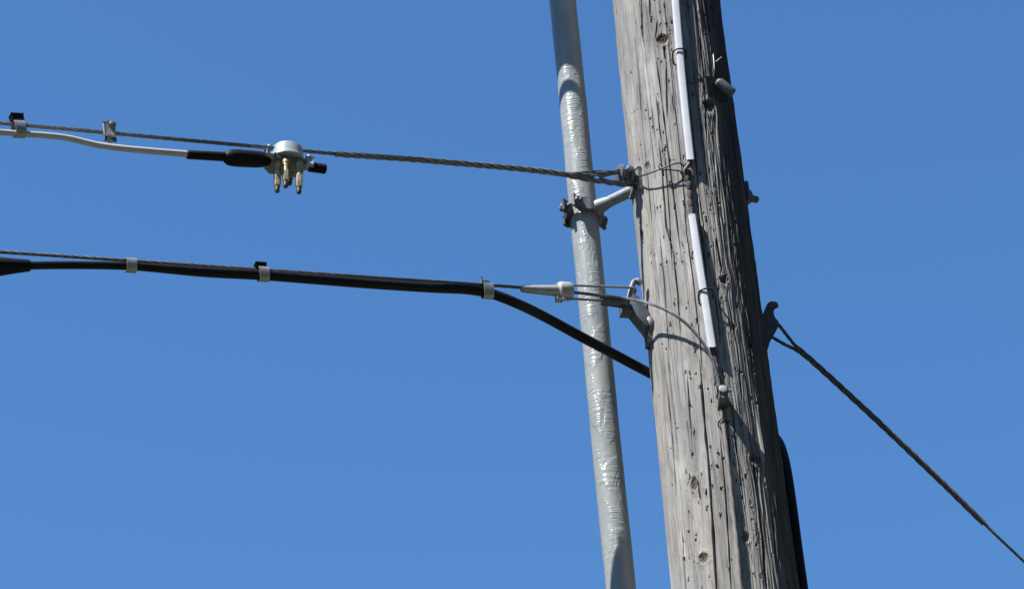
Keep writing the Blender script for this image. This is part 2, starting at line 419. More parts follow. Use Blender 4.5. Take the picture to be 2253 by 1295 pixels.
    # gaff holes and pits
    for q in range(430):
        s0 = rr.gauss(-.01, .085) if q < 310 else rr.uniform(.02, .17)
        z0 = rr.uniform(zb, zt); a = rr.uniform(.0008, .0014)+.0011*rr.random()**4; b = a*rr.uniform(1.3, 4.2); dp = rr.uniform(.003, .007)
        if abs(s0) > .2: continue
        i0, i1 = zi(z0-b*4), zi(z0+b*4); j0, j1 = np.searchsorted(s[:620], s0-a*5), np.searchsorted(s[:620], s0+a*5)
        ds, dz = Sg[i0:i1, j0:j1]-s0-.3*(Z[i0:i1, j0:j1]-z0)*rr.uniform(-.6, .6), Z[i0:i1, j0:j1]-z0
        e = np.sqrt((ds/a)**2+(dz/b)**2)*(1+1.5*vnoise(ds*700+q*7.7, dz*350+q*3.1, 44)); f = np.clip(1.35-e, 0, 1); f = f*f*(3-2*f)
        D[i0:i1, j0:j1] -= dp*f; cav[i0:i1, j0:j1] = np.maximum(cav[i0:i1, j0:j1], f*.8)
        D[i0:i1, j0:j1] += .0009*np.exp(-((e-1.9)/.5)**2)*rr.random()
    for ks, kz, a, b, st in kk:
        i0, i1 = zi(kz-b*4), zi(kz+b*4); j0, j1 = np.searchsorted(s[:620], ks-a*4), np.searchsorted(s[:620], ks+a*4)
        ds, dz = Sg[i0:i1, j0:j1]-ks, Z[i0:i1, j0:j1]-kz
        e = np.sqrt((ds/a)**2+(dz/b)**2); e = e*(1+.35*vnoise(ds*180+ks*99, dz*120+kz*31, 45))
        f = np.clip((1.1-e)/.35, 0, 1); knot[i0:i1, j0:j1] = np.maximum(knot[i0:i1, j0:j1], f*st)
        D[i0:i1, j0:j1] += -.0035*f*st+.0010*np.exp(-((e-1.5)/.4)**2)+.0004*np.sin(e*16)*np.exp(-e*.7)
        cav[i0:i1, j0:j1] = np.maximum(cav[i0:i1, j0:j1], .7*np.exp(-((e-1.05)/.13)**2)*(vnoise(ds*90+ks*77, dz*90+kz*13, 46) > -.12))
        core = np.clip((.45-e*(1+2*vnoise(ds*400+ks*9, dz*300+kz*7, 47)))/.25, 0, 1); D[i0:i1, j0:j1] -= .002*core*st; cav[i0:i1, j0:j1] = np.maximum(cav[i0:i1, j0:j1], core*.5*st)
    # shade painted into the wood colour on the side away from the sun
    painted_shade = np.clip((Sg-.046+.04*vnoise(Sg*30, Z*1.6, 50)+.05*vnoise(G*220, Z*4, 51))/.06, 0, 1)
    back = (np.arange(ns) >= 620)
    D[:, back] *= .3
    k = (Z-AX_B.z)/(AX_T.z-AX_B.z)
    ax = AX_B.x+(AX_T.x-AX_B.x)*k; ay = AX_B.y+(AX_T.y-AX_B.y)*k; rad = RB+(RT-RB)*k+D
    T = np.broadcast_to(th, Sg.shape)
    V = np.stack([ax+np.sin(T)*rad, ay-np.cos(T)*rad, Z], -1).reshape(-1, 3)
    i = np.arange(nz-1)[:, None]*ns; j = np.arange(ns)[None, :]; j2 = (j+1) % ns
    Q = np.stack([i+j, i+j2, i+ns+j2, i+ns+j], -1).reshape(-1, 4)
    me = bpy.data.meshes.new('utility_pole'); nf = len(Q)
    me.vertices.add(len(V)); me.vertices.foreach_set('co', V.astype(np.float32).ravel())
    top = np.arange((nz-1)*ns, nz*ns)
    loops = np.concatenate([Q.ravel(), top]); me.loops.add(len(loops)); me.loops.foreach_set('vertex_index', loops.astype(np.int32))
    me.polygons.add(nf+1)
    me.polygons.foreach_set('loop_start', np.append(np.arange(nf)*4, nf*4).astype(np.int32))
    me.update(calc_edges=True); me.validate()
    uv = me.uv_layers.new(name='skin')
    U = np.stack([Sg.ravel(), Z.ravel()], -1)[loops]
    uv.data.foreach_set('uv', U.astype(np.float32).ravel())
    for nm, a in (('cavity', cav), ('knot', knot), ('painted_shade', painted_shade)):
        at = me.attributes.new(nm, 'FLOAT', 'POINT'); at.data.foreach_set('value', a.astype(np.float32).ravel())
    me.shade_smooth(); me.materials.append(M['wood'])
    o = bpy.data.objects.new('utility_pole', me); col.objects.link(o)
    return tag(o, 'thick weathered grey wooden pole with cracks, knots and gaff holes', 'utility pole')
build_pole()

# ---------------------------------------------------------------- grey pipe beside the pole
PT, PB = pipep(1238, 0), pipep(1366, 1295)
PR = .0335
def paxis(z): return PB.lerp(PT, (z-PB.z)/(PT.z-PB.z))
def build_pipe():
    zz = np.concatenate([np.linspace(0, PB.z-.1, 30)[:-1], np.linspace(PB.z-.1, PT.z+.1, 500), np.linspace(PT.z+.1, 8.8, 30)[1:]]); ns = 72
    vs, fs, uvs = [], [], []
    for q in zz:
        a = paxis(q)
        for k in range(ns):
            w = 2*math.pi*k/ns-math.pi
            r = PR*(1+.012*math.sin(q*9+1.3*math.sin(w))+.006*math.sin(q*31+w*2))
            vs.append((a.x+math.sin(w)*r, a.y-math.cos(w)*r, q)); uvs.append((w*PR, q))
    for i in range(len(zz)-1):
        for k in range(ns):
            a, b = i*ns+k, i*ns+(k+1) % ns; fs.append((a, b, b+ns, a+ns))
    fs.append(tuple(range((len(zz)-1)*ns, len(zz)*ns)))
    mb = MB().add(vs, fs); me = bpy.data.meshes.new('riser_pipe'); me.from_pydata(mb.v, [], mb.f); me.update()
    uv = me.uv_layers.new(name='skin')
    for lp in me.loops: uv.data[lp.index].uv = uvs[lp.vertex_index]
    me.shade_smooth(); me.materials.append(M['pipe'])
    o = bpy.data.objects.new('riser_pipe', me); col.objects.link(o)
    tag(o, 'tall shiny grey pipe with wrinkled skin standing left of the wooden pole', 'pipe')
build_pipe()
UP = Vector((0, 0, 1))
def hdir(az): return Vector((math.cos(R(az)), math.sin(R(az)), 0))      # along a span, away to the right
def ndir(az): return Vector((math.sin(R(az)), -math.cos(R(az)), 0))     # square to it, towards the road

# ---------------------------------------------------------------- stand-off bracket holding the pipe
def build_standoff():
    O = pipep(1292, 470); O = paxis(O.z)
    A = pole(1391, 412)                                   # where the arm meets the pole
    ad = Vector((A.x-O.x, A.y-O.y, 0)).normalized()       # from pipe to pole
    A = Vector((A.x, A.y, O.z)); sd = UP.cross(ad)        # sideways
    t = thing('standoff_bracket', A, 'grey steel stand-off arm whose clamp grips the grey pipe', 'bracket')
    mb = MB(); st = O+ad*(PR+.006)
    tube(mb, smooth([st, st.lerp(A, .25), st.lerp(A, .7), A+ad*.02], .01), lambda k: .0137+.006*max(0, .25-k)*4, 18)
    part('arm', mb, M['galv'], t)
    mb = MB(); p = pole(1393, 420, .003); nn = pnorm(p); e = UP.cross(nn)
    box(mb, Vector((p.x, p.y, O.z)), e, nn, UP, .04, .007, .05, .002); part('mounting_plate', mb, M['galv_dark'], t)
    def half(sgn, mt, nm, h):
        mb = MB(); prof = []
        c = lambda a, r: O+sd*(math.sin(a)*r)+ad*sgn*(math.cos(a)*r)
        n = 12; ri, ro = PR+.0015, PR+.013
        inner = [c(R(-72+144*k/n), ri) for k in range(n+1)]; outer = [c(R(-70+140*k/4), ro/math.cos(R(17)) if 0 < k < 4 else ro) for k in range(5)]
        ear = .034
        loop = [inner[0]-sd*ear]+inner+[inner[-1]+sd*ear]+[inner[-1]+sd*ear+ad*sgn*.008]+list(reversed(outer))+[inner[0]-sd*ear+ad*sgn*.008]
        loft(mb, [p+UP*h/2 for p in loop], [p-UP*h/2 for p in loop], .0012, 1)
        return part(nm, mb, mt, t)
    half(1, mat('saddle_steel', (.19, .20, .225), .5, .2, .3, 80, .25, 400), 'clamp_saddle', .036); half(-1, M['dark_iron'], 'clamp_strap', .034)
    for sg in (-1, 1):
        mb = MB(); b0 = O+sd*sg*(PR+.018)+ad*.009
        lathe(mb, b0+ad*.022, -ad, [(.006, 0), (.0068, .002), (.0068, .062), (.005, .064)], 12)
        bo = part('clamp_bolt', mb, M['iron'], t)
        for h in (.004, -.034):
            mb = MB(); hexn(mb, b0+ad*h, ad, .0145, .013); part('nut', mb, M['iron'], bo)
    # lower pinch tab hanging under the strap
    mb = MB(); box(mb, O-ad*(PR+.004)-UP*.020-sd*.026, sd, ad, UP, .016, .005, .022, .001); part('tab', mb, M['dark_iron'], t)
build_standoff()

# ---------------------------------------------------------------- through bolt, eye and upper strand
def build_bolt():
    L, Rr = span(1392, 387, AZ_U), span(1640, 434, AZ_U); ex = (Rr-L).normalized(); ey = ndir(AZ_U)
    E = pole(1403, 390); E = L
    c_end = Rr+ex*.015
    t = thing('through_bolt', E, 'galvanized eye bolt going right through the pole above the arm', 'bolt')
    mb = MB(); tube(mb, [L-ex*.03, L, L.lerp(Rr, .5), c_end], .0082, 16); part('shank', mb, M['galv_dark'], t)
    p = pole(1408, 394, .004); nn = pnorm(p); e = UP.cross(nn); mb = MB()
    box(mb, p, e, nn, UP, .012, .010, .062, .002); part('curved_washer', mb, M['galv'], t)
    mb = MB(); o = L-ex*.004
    lathe(mb, o, -ex, [(.014, 0), (.022, .001), (.0235, .004), (.0235, .008), (.015, .010), (.0145, .024), (.021, .026), (.0225, .029), (.021, .034), (.010, .036)], 20)
    part('eye_nut', mb, M['galv_dark'], t)
    mb = MB(); o = L-ex*.017+UP*.004
    lathe(mb, o+ey*.008, ey, [(.0085, 0), (.0085, .014), (.007, .016), (.003, .0165)], 14)
    lathe(mb, L-ex*.017-UP*.022, -UP, [(.0065, -.01), (.0065, .004), (.004, .006)], 10)
    part('cross_pin', mb, M['galv'], t)
    # far end
    W = span(1636, 426, AZ_U); q = pole(1637.5, 431); n2 = pnorm(span(1640, 432, AZ_U)); mb = MB()
    rr_ = prad(Rr.z); c = axis(Rr.z); c2 = Vector((c.x, c.y, Rr.z))+hdir(AZ_U)*(rr_+.020)
    box(mb, c2, ey, hdir(AZ_U), UP, .054, .007, .058, .0015); part('square_washer', mb, M['galv_dark'], t)
    mb = MB(); hexn(mb, c2+hdir(AZ_U)*.003, hdir(AZ_U), .019, .016); part('nut', mb, M['galv_dark'], t)
    mb = MB(); lathe(mb, c2+hdir(AZ_U)*.014, hdir(AZ_U), [(.0088, 0), (.0088, .024), (.006, .027)], 14); part('bolt_end', mb, M['galv_dark'], t)
build_bolt()

def build_upper_strand():
    P = lambda x, y, o=0: span(x, y, AZ_U, o)
    run = [P(0, 271), P(240, 292.5), P(400, 307.5), P(600, 325.5), P(770, 341), P(1000, 358.5), P(1150, 372), P(1240, 383)]
    d = (run[0]-run[1]).normalized(); run = [run[0]+d*9, run[0]+d*5, run[0]+d*2]+run
    t = thing('steel_strand', P(1300, 393), 'twisted steel strand carrying the white cable to the eye bolt', 'wire')
    far = [run[0], run[1], run[2], P(-60, 265.5)]
    mb = MB(); rope(mb, smooth(run[1:], .006), .0046, 5, .125, 6, .9); part('strand', mb, M['strand'], t)
    mb = MB(); grip = [P(738, 338.5), P(770, 341), P(900, 350), P(1000, 358.5), P(1150, 372), P(1240, 383), P(1275, 389)]
    rope(mb, smooth(grip, .004), .0070, 5, .14, 6, .86); part('grip_wrap', mb, M['strand'], t)
    mb = MB()
    up = [P(1225, 380), P(1258, 385.5), P(1290, 388, .004), P(1325, 381, .008), P(1352, 378, .008), P(1374, 375, .006), P(1392, 376, .0), P(1399, 388, 0)]
    lo = [P(1225, 381), P(1262, 388.5), P(1300, 396, .0), P(1335, 401, .002), P(1362, 405, .0), P(1382, 406, .0), P(1395, 401, .0), P(1399, 390, 0)]
    rope(mb, smooth(up, .004), .0058, 3, .095, 8); rope(mb, smooth(lo, .004), .0064, 3, .095, 8, ph=1)
    part('grip_loop', mb, M['galv_dark'], t)
    mb = MB(); tail = [P(1245, 382), P(1270, 381, .006), P(1300, 377.5, .008), P(1334, 377.5, .008)]
    rope(mb, smooth(tail, .004), .0036, 3, .06, 6); part('strand_tail', mb, M['strand'], t)
    mb = MB(); th = [P(1318, 391, .0), P(1345, 383, .004), P(1370, 380, .005), P(1390, 382, .004), P(1393, 394, .002), P(1375, 401, .002), P(1345, 399, .002), P(1318, 393)]
    tube(mb, smooth(th, .005), .0036, 8); part('thimble', mb, M['galv'], t)
build_upper_strand()

# ---------------------------------------------------------------- white cable, tap, hardware on the upper strand
P = lambda x, y, o=0: span(x, y, AZ_U, o)
mb = MB(); c = [P(0, 291, .004), P(40, 294, .004), P(100, 298, .004), P(150, 304, .006), P(215, 319, .012), P(275, 327, .022), P(340, 333, .028), P(425, 340, .032)]
d = (c[0]-c[1]).normalized(); c = [c[0]+d*8, c[0]+d*4, c[0]+d*1]+c
t = thing('coaxial_cable', c[-1], 'white cable hanging under the upper strand and ending in a black sleeve', 'cable')
tube(mb, smooth(c, .012), lambda k: .0063+.0012*max(0, (k-.93)/.07), 16); part('jacket', mb, M['jacket'], t)
mb = MB(); a, b = P(411, 340, .032), P(500, 345, .034)
tube(mb, [a, a.lerp(b, .03), a.lerp(b, .5), b], lambda k: .0088 if k < .01 else .0098+.0008*k, 18); part('shrink_sleeve', mb, M['rubber'], t)
mb = MB(); a, b = P(494, 346, .034), P(592, 352, .035); n = 16
prof = [.011, .0165, .0182, .0190, .0193, .0194, .0192, .0193, .019, .019, .0188, .0185, .018, .017, .0155, .012]
tube(mb, [a.lerp(b, k/(n-1)) for k in range(n)], lambda k: prof[int(round(k*(n-1)))], 20); part('rubber_boot', mb, M['rubber'], t)

def build_tap():
    ex, ey = hdir(AZ_U-10), ndir(AZ_U-10); O = P(632, 357, .036)
    px = (O-CPOS).dot(F)/FPX
    ex2 = (ex*math.cos(R(2))-UP*math.sin(R(2))).normalized(); uz = ex2.cross(-ey).normalized()
    if uz.z < 0: uz = -uz
    t = thing('cable_tap', O, 'pale grey round cable tap with brass ports hanging below the upper strand', 'cable tap')
    mb = MB(); lathe(mb, O, uz, [(.035, .0), (.0375, .002), (.0375, .006), (.0362, .009), (.0355, .013), (.0345, .031), (.0335, .034), (.030, .0362), (.018, .0375), (.004, .038)], 40)
    part('housing', mb, M['zinc'], t)
    mb = MB()
    out = [(-.046, -.012), (-.034, -.024), (.026, -.024), (.040, -.016), (.042, .020), (.034, .038), (-.036, .038), (-.050, .022)]
    f = [O+ex2*x-ey*y*-1*-1-uz*.001 for x, y in out]
    f = [O+ex2*x-ey*y-uz*.001 for x, y in out]; g = [p-uz*.010+(O-p)*.06 for p in f]
    loft(mb, f, g, .002); base = part('base_plate', mb, M['base'], t)
    mb = MB(); lathe(mb, O-uz*.009, -uz, [(.024, 0), (.024, .004), (.020, .006)], 28); part('gasket', mb, M['base'], t)
    for sg in (-1, 1):
        mb = MB(); o = O+ex2*sg*(.047 if sg > 0 else .045)+ey*(.008 if sg > 0 else .024)
        box(mb, o-uz*.001, ex2, ey, uz, .014, .02, .02, .003); lathe(mb, o+uz*.0085, uz, [(.006, 0), (.006, .011), (.004, .013)], 12)
        part('lug', mb, M['zinc'], t)
    for x, y, l in ((-.024, -.012, .080), (-.007, -.021, .069), (.023, -.018, .080), (.010, .020, .020)):
        mb = MB(); o = O+ex2*x-ey*y-uz*.013
        lathe(mb, o, -uz, [(.0082, 0), (.0082, .007), (.0072, .008), (.0072, l*.55)], 16)
        hexn(mb, o-uz*l*.40, -uz, .0080, l*.43)
        sp = part('port', mb, M['brass'], t)
        mb = MB(); lathe(mb, o-uz*l*.83, -uz, [(.0055, 0), (.0055, .008), (.0058, .012), (.0045, .016)], 12); part('pin', mb, M['brass_tip'], sp)
    mb = MB(); a = O+ex2*.048-uz*.004; pr = []
    h = 0
    for k in range(6): pr += [(.0115, h), (.0118, h+.0035), (.0105, h+.004), (.0105, h+.006)]; h += .0065
    lathe(mb, a, ex2, pr+[(.006, h+.001)], 18); part('end_plug', mb, M['rubber'], t)
build_tap()

def band_clip(px, top, bot, az, off, w, name_label, tab=None, brt='bright', tilt=0.0, open_top=False, group='metal clips on the cables'):
    """strap wrapped round strand and cable"""
    cc = span(px, (top+bot)/2, az, off); s_ = (cc-CPOS).dot(F)/FPX
    ex = (span(px+20, (top+bot)/2+20*tilt, az, off)-cc).normalized(); ey = ndir(az); ez = ex.cross(ey); ez = ez if ez.z > 0 else -ez
    hh = (bot-top)/2*s_/ce*.94; rr_ = min(hh, .0135)
    t = thing('cable_clip', cc, name_label, 'cable clip', group)
    mb = MB(); n = 28; ring = []
    for k in range(n):
        a = 2*math.pi*k/n; x, y = math.cos(a)*rr_, math.sin(a)*rr_
        y += math.copysign(max(hh-rr_, 0), y); ring.append((x, y))
    for sg, r2 in ((1, 1.0),):
        vs, fs = [], []
        for xo, sc in ((-w/2, 1), (-w/2*.96, 1.06), (w/2*.96, 1.06), (w/2, 1), (w/2, .94), (-w/2, .94)):
            for x, y in ring: vs.append(cc+ex*xo+ey*x*sc+ez*y*sc)
        for i in range(6):
            for k in range(n):
                a, b = i*n+k, i*n+(k+1) % n; c_, d_ = ((i+1) % 6)*n+(k+1) % n, ((i+1) % 6)*n+k
                fs.append((a, b, c_, d_))
        mb.add(vs, fs)
    part('band', mb, M[brt], t)
    if tab:
        tw, th_, dx = tab; mb = MB(); o = cc+ez*(hh+th_*.5-.001)+ex*dx
        box(mb, o, ex, ey, ez, tw, .016, th_, .0015); part('tab', mb, M['rubber'], t)
        mb = MB(); box(mb, o+ez*(th_*.5+.001), ex, ey, ez, tw*1.05, .018, .0025, .0006); part('lip', mb, M['galv_dark'], t)
    if open_top:
        mb = MB(); 
        box(mb, cc+ez*(hh+.006)-ex*(w/2-.001), ex, ey, ez, .0016, .012, .016, .0004); box(mb, cc+ez*(hh+.006)+ey*-.008, ex, ey, ez, w, .0012, .014, .0004)
        part('prong', mb, M['bright'], t)
    return t
band_clip(41.5, 267, 302, AZ_U, .003, .024, 'silver clip with black tab joining white cable to upper strand', tab=(.026, .016, 0.0), tilt=.06)

def build_strand_clamp():
    o = P(241, 290); ex = (P(300, 298)-o).normalized(); ey = ndir(AZ_U); ez = ex.cross(ey); ez = ez if ez.z > 0 else -ez
    t = thing('strand_clamp', o, 'small galvanized bolted clamp on the upper strand left of the tap', 'clamp')
    mb = MB(); box(mb, o+ey*.0075+ez*.001-ex*.003, ex, ey, ez, .026, .005, .034, .0012); part('front_plate', mb, M['cast'], t)
    mb = MB(); box(mb, o-ey*.0075-ez*.002+ex*.003, ex, ey, ez, .026, .005, .032, .0012); part('back_plate', mb, M['galv_dark'], t)
    mb = MB(); lathe(mb, o-ey*.016+ez*.010+ex*.003, ey, [(.004, 0), (.004, .036), (.003, .038)], 10); hexn(mb, o+ey*.010+ez*.010+ex*.003, ey, .0085, .008)
    part('bolt', mb, M['galv_dark'], t)
    mb = MB(); box(mb, o-ez*.022-ex*.002, ex, ey, ez, .007, .006, .014, .001); part('lug', mb, M['cast'], t)
    mb = MB(); box(mb, o+ez*.021+ex*.003, ex, ey, ez, .009, .008, .012, .001); part('lug', mb, M['cast'], t)
build_strand_clamp()

# ---------------------------------------------------------------- lower strand and black cable
Lw = lambda x, y, o=0: span(x, y, AZ_L, o)
run = [Lw(0, 554), Lw(270, 572), Lw(575, 593), Lw(800, 608.5), Lw(1070, 626.5), Lw(1160, 633.5)]
d = (run[0]-run[1]).normalized(); run = [run[0]+d*6, run[0]+d*2]+run
mb = MB(); rope(mb, smooth(run, .006), .0039, 5, .11, 6, .9)
solo('steel_strand', mb, M['strand'], 'thin twisted steel strand above the black cable, running to the cone', 'wire', loc=run[-1])
c = [Lw(0, 586, .002), Lw(65, 584, .002), Lw(160, 583, .002), Lw(287, 585.5, .002), Lw(450, 598, .002), Lw(578, 605, .002), Lw(800, 622.5, .003), Lw(950, 632.5, .004), Lw(1035, 637, .005), Lw(1085, 647, .006), Lw(1130, 664, .006)]
Pq = lambda x, y, yo: plane(x, y, Vector((0, YP+yo, 0)), Vector((0, 1, 0)))
c += [Pq(1200, 697.5, -.112), Pq(1280, 741, -.062), Pq(1350, 778, -.02), Pq(1425, 818, .042), Pq(1475, 842, .135)]
e = c[-1]; zc = e.z
def around(ang, z, extra=.017):
    a = axis(z); r = prad(z)+extra; return Vector((a.x+math.cos(R(ang))*r, a.y+math.sin(R(ang))*r, z))
zr = Pq(1690, 900, .0).z; zr2 = Pq(1720, 985, 0).z
c += [around(90, zc-.03, .025), around(70, zc-.08, .022), around(43, zr+.01, .020), around(26, zr-.04, .0165), around(15, zr-.11, .0150), around(12, zr2-.3, .015), around(12, 4.0, .015), around(12, 2, .015), around(12, 0.02, .015)]
d = (c[0]-c[1]).normalized()
t = thing('trunk_cable', c[9], 'thick black cable under the lower strand, drooping behind the wooden pole', 'cable')
pts = smooth(c, .012)
i65 = min(range(len(pts)), key=lambda i: (pts[i]-c[3]).length)/len(pts)
i5 = min(range(len(pts)), key=lambda i: (pts[i]-c[4]).length)/len(pts)
iR = min(range(len(pts)), key=lambda i: (pts[i]-c[18]).length)/len(pts)
tube(mb := MB(), pts, lambda k: .0088+.0028*min(1, max(0, (k-i65)/(i5-i65)))+.0016*(k > iR), 20); part('jacket', mb, M['black'], t)
mb = MB(); a = c[0]; b = c[1]; far = a+d*.45; pp = [far+d*5, far+d*2, far, far.lerp(a, .3), a, a.lerp(b, .45), a.lerp(b, .95), b, b.lerp(c[2], .02)]
rad = [.011, .011, .014, .021, .0205, .0165, .0130, .0125, .010]
tube(mb, pp, lambda k: rad[int(round(k*(len(pp)-1)))], 22); part('tapered_sleeve', mb, M['rubber'], t)
band_clip(287.5, 569, 598, AZ_L, .002, .023, 'silver clip on black cable nearest the black tapered sleeve', tilt=.07)
band_clip(579, 588, 618, AZ_L, .002, .023, 'silver clip with black tab at the middle of the black cable', tab=(.023, .0085, -.004), tilt=.07)
band_clip(1072, 622, 656, AZ_L, .005, .024, 'silver clip with open prongs where the black cable bends down', tilt=.1, open_top=True)

# wedge dead end
def build_wedge():
    a, b, b2 = Lw(1146, 635), Lw(1229, 640), Lw(1257, 641.5); ax = (b2-a).normalized(); ey = ndir(AZ_L); L = (b-a).length
    t = thing('dead_end_clamp', b, 'cone-shaped aluminium strand clamp with wire bail hooked to the pole', 'clamp')
    mb = MB(); lathe(mb, a, ax, [(.006, 0), (.0078, .0015), (.0085, .006), (.0136, L*.97), (.0142, L+.002)], 24); part('cone', mb, M['cast'], t)
    mb = MB(); l2 = (b2-b).length; lathe(mb, b-ax*.003, ax, [(.017, 0), (.0215, .003), (.0225, .006), (.0225, l2-.002), (.0205, l2+.002), (.012, l2+.003)], 10)
    col_ = part('collar', mb, M['cast'], t)
    mb = MB(); box(mb, b-UP*.024-ax*.002+ey*.004, ax, ey, UP, .014, .012, .011, .002); part('lug', mb, M['cast'], t)
    mb = MB(); tube(mb, smooth([Lw(1250, 627, .012), Lw(1330, 630, .012), Lw(1380, 632, .010), Lw(1396, 634, .004), Lw(1399, 640, -.006), Lw(1392, 648, -.014)], .006), .0028, 10); part('bail', mb, M['galv'], t)
    mb = MB(); tube(mb, smooth([Lw(1248, 656.5, .004), Lw(1290, 659, .004), Lw(1334, 662.5, .004)], .01), .0027, 10); part('bail', mb, M['galv'], t)
    o, o2 = Lw(1325, 658.5, .004), Lw(1376, 666, .004); e = (o2-o).normalized(); mb = MB()
    box(mb, (o+o2)/2, e, ey, e.cross(ey), (o2-o).length, .014, .017, .003); part('bail_sleeve', mb, M['iron'], t)
build_wedge()

# strand tail bonded to the ground clamp
c = [Lw(1252, 642, .004), Lw(1290, 646, .006), Lw(1330, 651, .012), Lw(1375, 656, .020), pole(1440, 671, .045), pole(1490, 696, .035), pole(1530, 732, .022), pole(1563, 782, .012), pole(1579, 830, .009), pole(1586, 872, .010)]
mb = MB(); rope(mb, smooth(c, .004), .0036, 6, .08, 6)
solo('bond_wire', mb, M['galv_dark'], 'grey strand tail curving across the pole down to the small clamp', 'wire', loc=c[-1])

# ---------------------------------------------------------------- guy hooks on both sides of the pole
def build_hook_left():
    az = AZ_L-4
    q = lambda x, y, o: span(x, y, az, o)
    t = thing('pole_hook', q(1425, 725, 0), 'cast iron hook on the left side of the pole, holding the cone clamp', 'hook', 'guy hooks bolted to the pole')
    out = [(1374, 690), (1374, 668), (1383, 648), (1390, 640), (1404, 652), (1410, 662), (1424, 672), (1433, 690), (1440, 706), (1440, 722), (1428, 744), (1420, 748), (1408, 731)]
    fr = [(1389, 672), (1386, 663), (1388, 652), (1392, 646), (1401, 653), (1407, 662), (1419, 672), (1427, 690), (1433, 705), (1431, 712), (1425, 716), (1417, 712), (1404, 696)]
    mb = MB(); loft(mb, [q(x, y, .022) for x, y in fr], [q(x, y, -.018) for x, y in out], .0018); part('hook_body', mb, M['iron'], t)
    mb = MB(); h = [q(1386, 660, .010), q(1388, 643, .012), q(1391, 628, .012), q(1396, 619, .013), q(1403, 618, .014), q(1411, 622, .016)]
    hs = smooth(h, .003); tube(mb, hs, lambda k: .0105-.004*min(1, k*1.6)+.0025*(k > .85), 12); part('horn', mb, M['galv_dark'], t)
    mb = MB(); p = pole(1428, 722, .002); nn = pnorm(p); e = UP.cross(nn)
    lathe(mb, p-nn*.004+UP*.004, nn+UP*-.25, [(.027, 0), (.027, .008), (.023, .013), (.012, .013), (.006, .0135)], 22)
    box(mb, p-UP*.026, e, nn, UP, .026, .010, .04, .004); part('back_plate', mb, M['galv_dark'], t)
    mb = MB(); o = q(1378, 679, .004); box(mb, o, hdir(az), ndir(az), UP, .022, .026, .030, .003); part('eye_lug', mb, M['iron'], t)
def build_hook_right():
    az = AZ_G
    q = lambda x, y, o: span(x, y, az, o)
    t = thing('pole_hook', q(1685, 740, 0), 'dark iron hook on the shaded right side of the pole, holding the guy', 'hook', 'guy hooks bolted to the pole')
    out = [(1668, 708), (1676, 696), (1685, 674), (1690, 665), (1697, 662), (1709, 663.5), (1713, 670), (1712, 678), (1703, 677), (1699.5, 683), (1701, 693), (1705, 701), (1712, 703.5), (1713.5, 712), (1711, 722), (1703, 736), (1694, 752), (1687, 766), (1684.5, 782), (1672, 782)]
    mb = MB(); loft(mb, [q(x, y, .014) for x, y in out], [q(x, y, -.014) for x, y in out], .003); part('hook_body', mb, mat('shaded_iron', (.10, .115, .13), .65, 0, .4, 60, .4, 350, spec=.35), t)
    mb = MB(); p = q(1674, 735, 0); box(mb, p-hdir(az)*.006, ndir(az), hdir(az), UP, .045, .014, .115, .004); part('back_plate', mb, M['dark_iron'], t)
build_hook_left(); build_hook_right()

# ---------------------------------------------------------------- guy wire to the right
G = lambda x, y, o=0: span(x, y, AZ_G, o)
t = thing('guy_wire', G(1700, 740), 'old twisted guy wire slanting down to the right from the dark hook', 'guy wire')
mb = MB(); w = [G(1752, 765), G(1850, 851), G(1960, 953), G(2070, 1058), G(2180, 1165), G(2253, 1234)]
d = (w[-1]-w[-2]).normalized(); L = (w[-1].z-.0)/-d.z
rope(mb, smooth(w+[w[-1]+d*.5], .006), .0034, 6, .085, 6); tube(mb, [w[-1]+d*.48, w[-1]+d*L*.5, w[-1]+d*L], .0033, 8); part('strand', mb, M['oldstrand'], t)
mb = MB(); rope(mb, smooth([G(1748, 761), G(1770, 779), G(1850, 851), G(1960, 953), G(2070, 1058), G(2165, 1150.5)], .004), .0071, 5, .15, 6, .88); part('grip_wrap', mb, M['oldstrand'], t)
mb = MB(); e_ = [G(2150, 1135, .004), G(2172, 1155, .005), G(2186, 1171, .006)]; rope(mb, smooth(e_, .004), .0035, 3, .06, 6); part('strand_tail', mb, M['oldstrand'], t)
mb = MB()
rope(mb, smooth([G(1697, 700, .010), G(1712, 713, .008), G(1735, 742, .004), G(1756, 767, .002), G(1780, 789, .002)], .004), .0042, 4, .07, 6)
rope(mb, smooth([G(1690, 735, -.012), G(1699, 741, -.010), G(1726, 757, -.006), G(1752, 770, -.002), G(1780, 791, -.001)], .004), .0042, 4, .07, 6)
part('grip_loop', mb, M['oldstrand'], t)

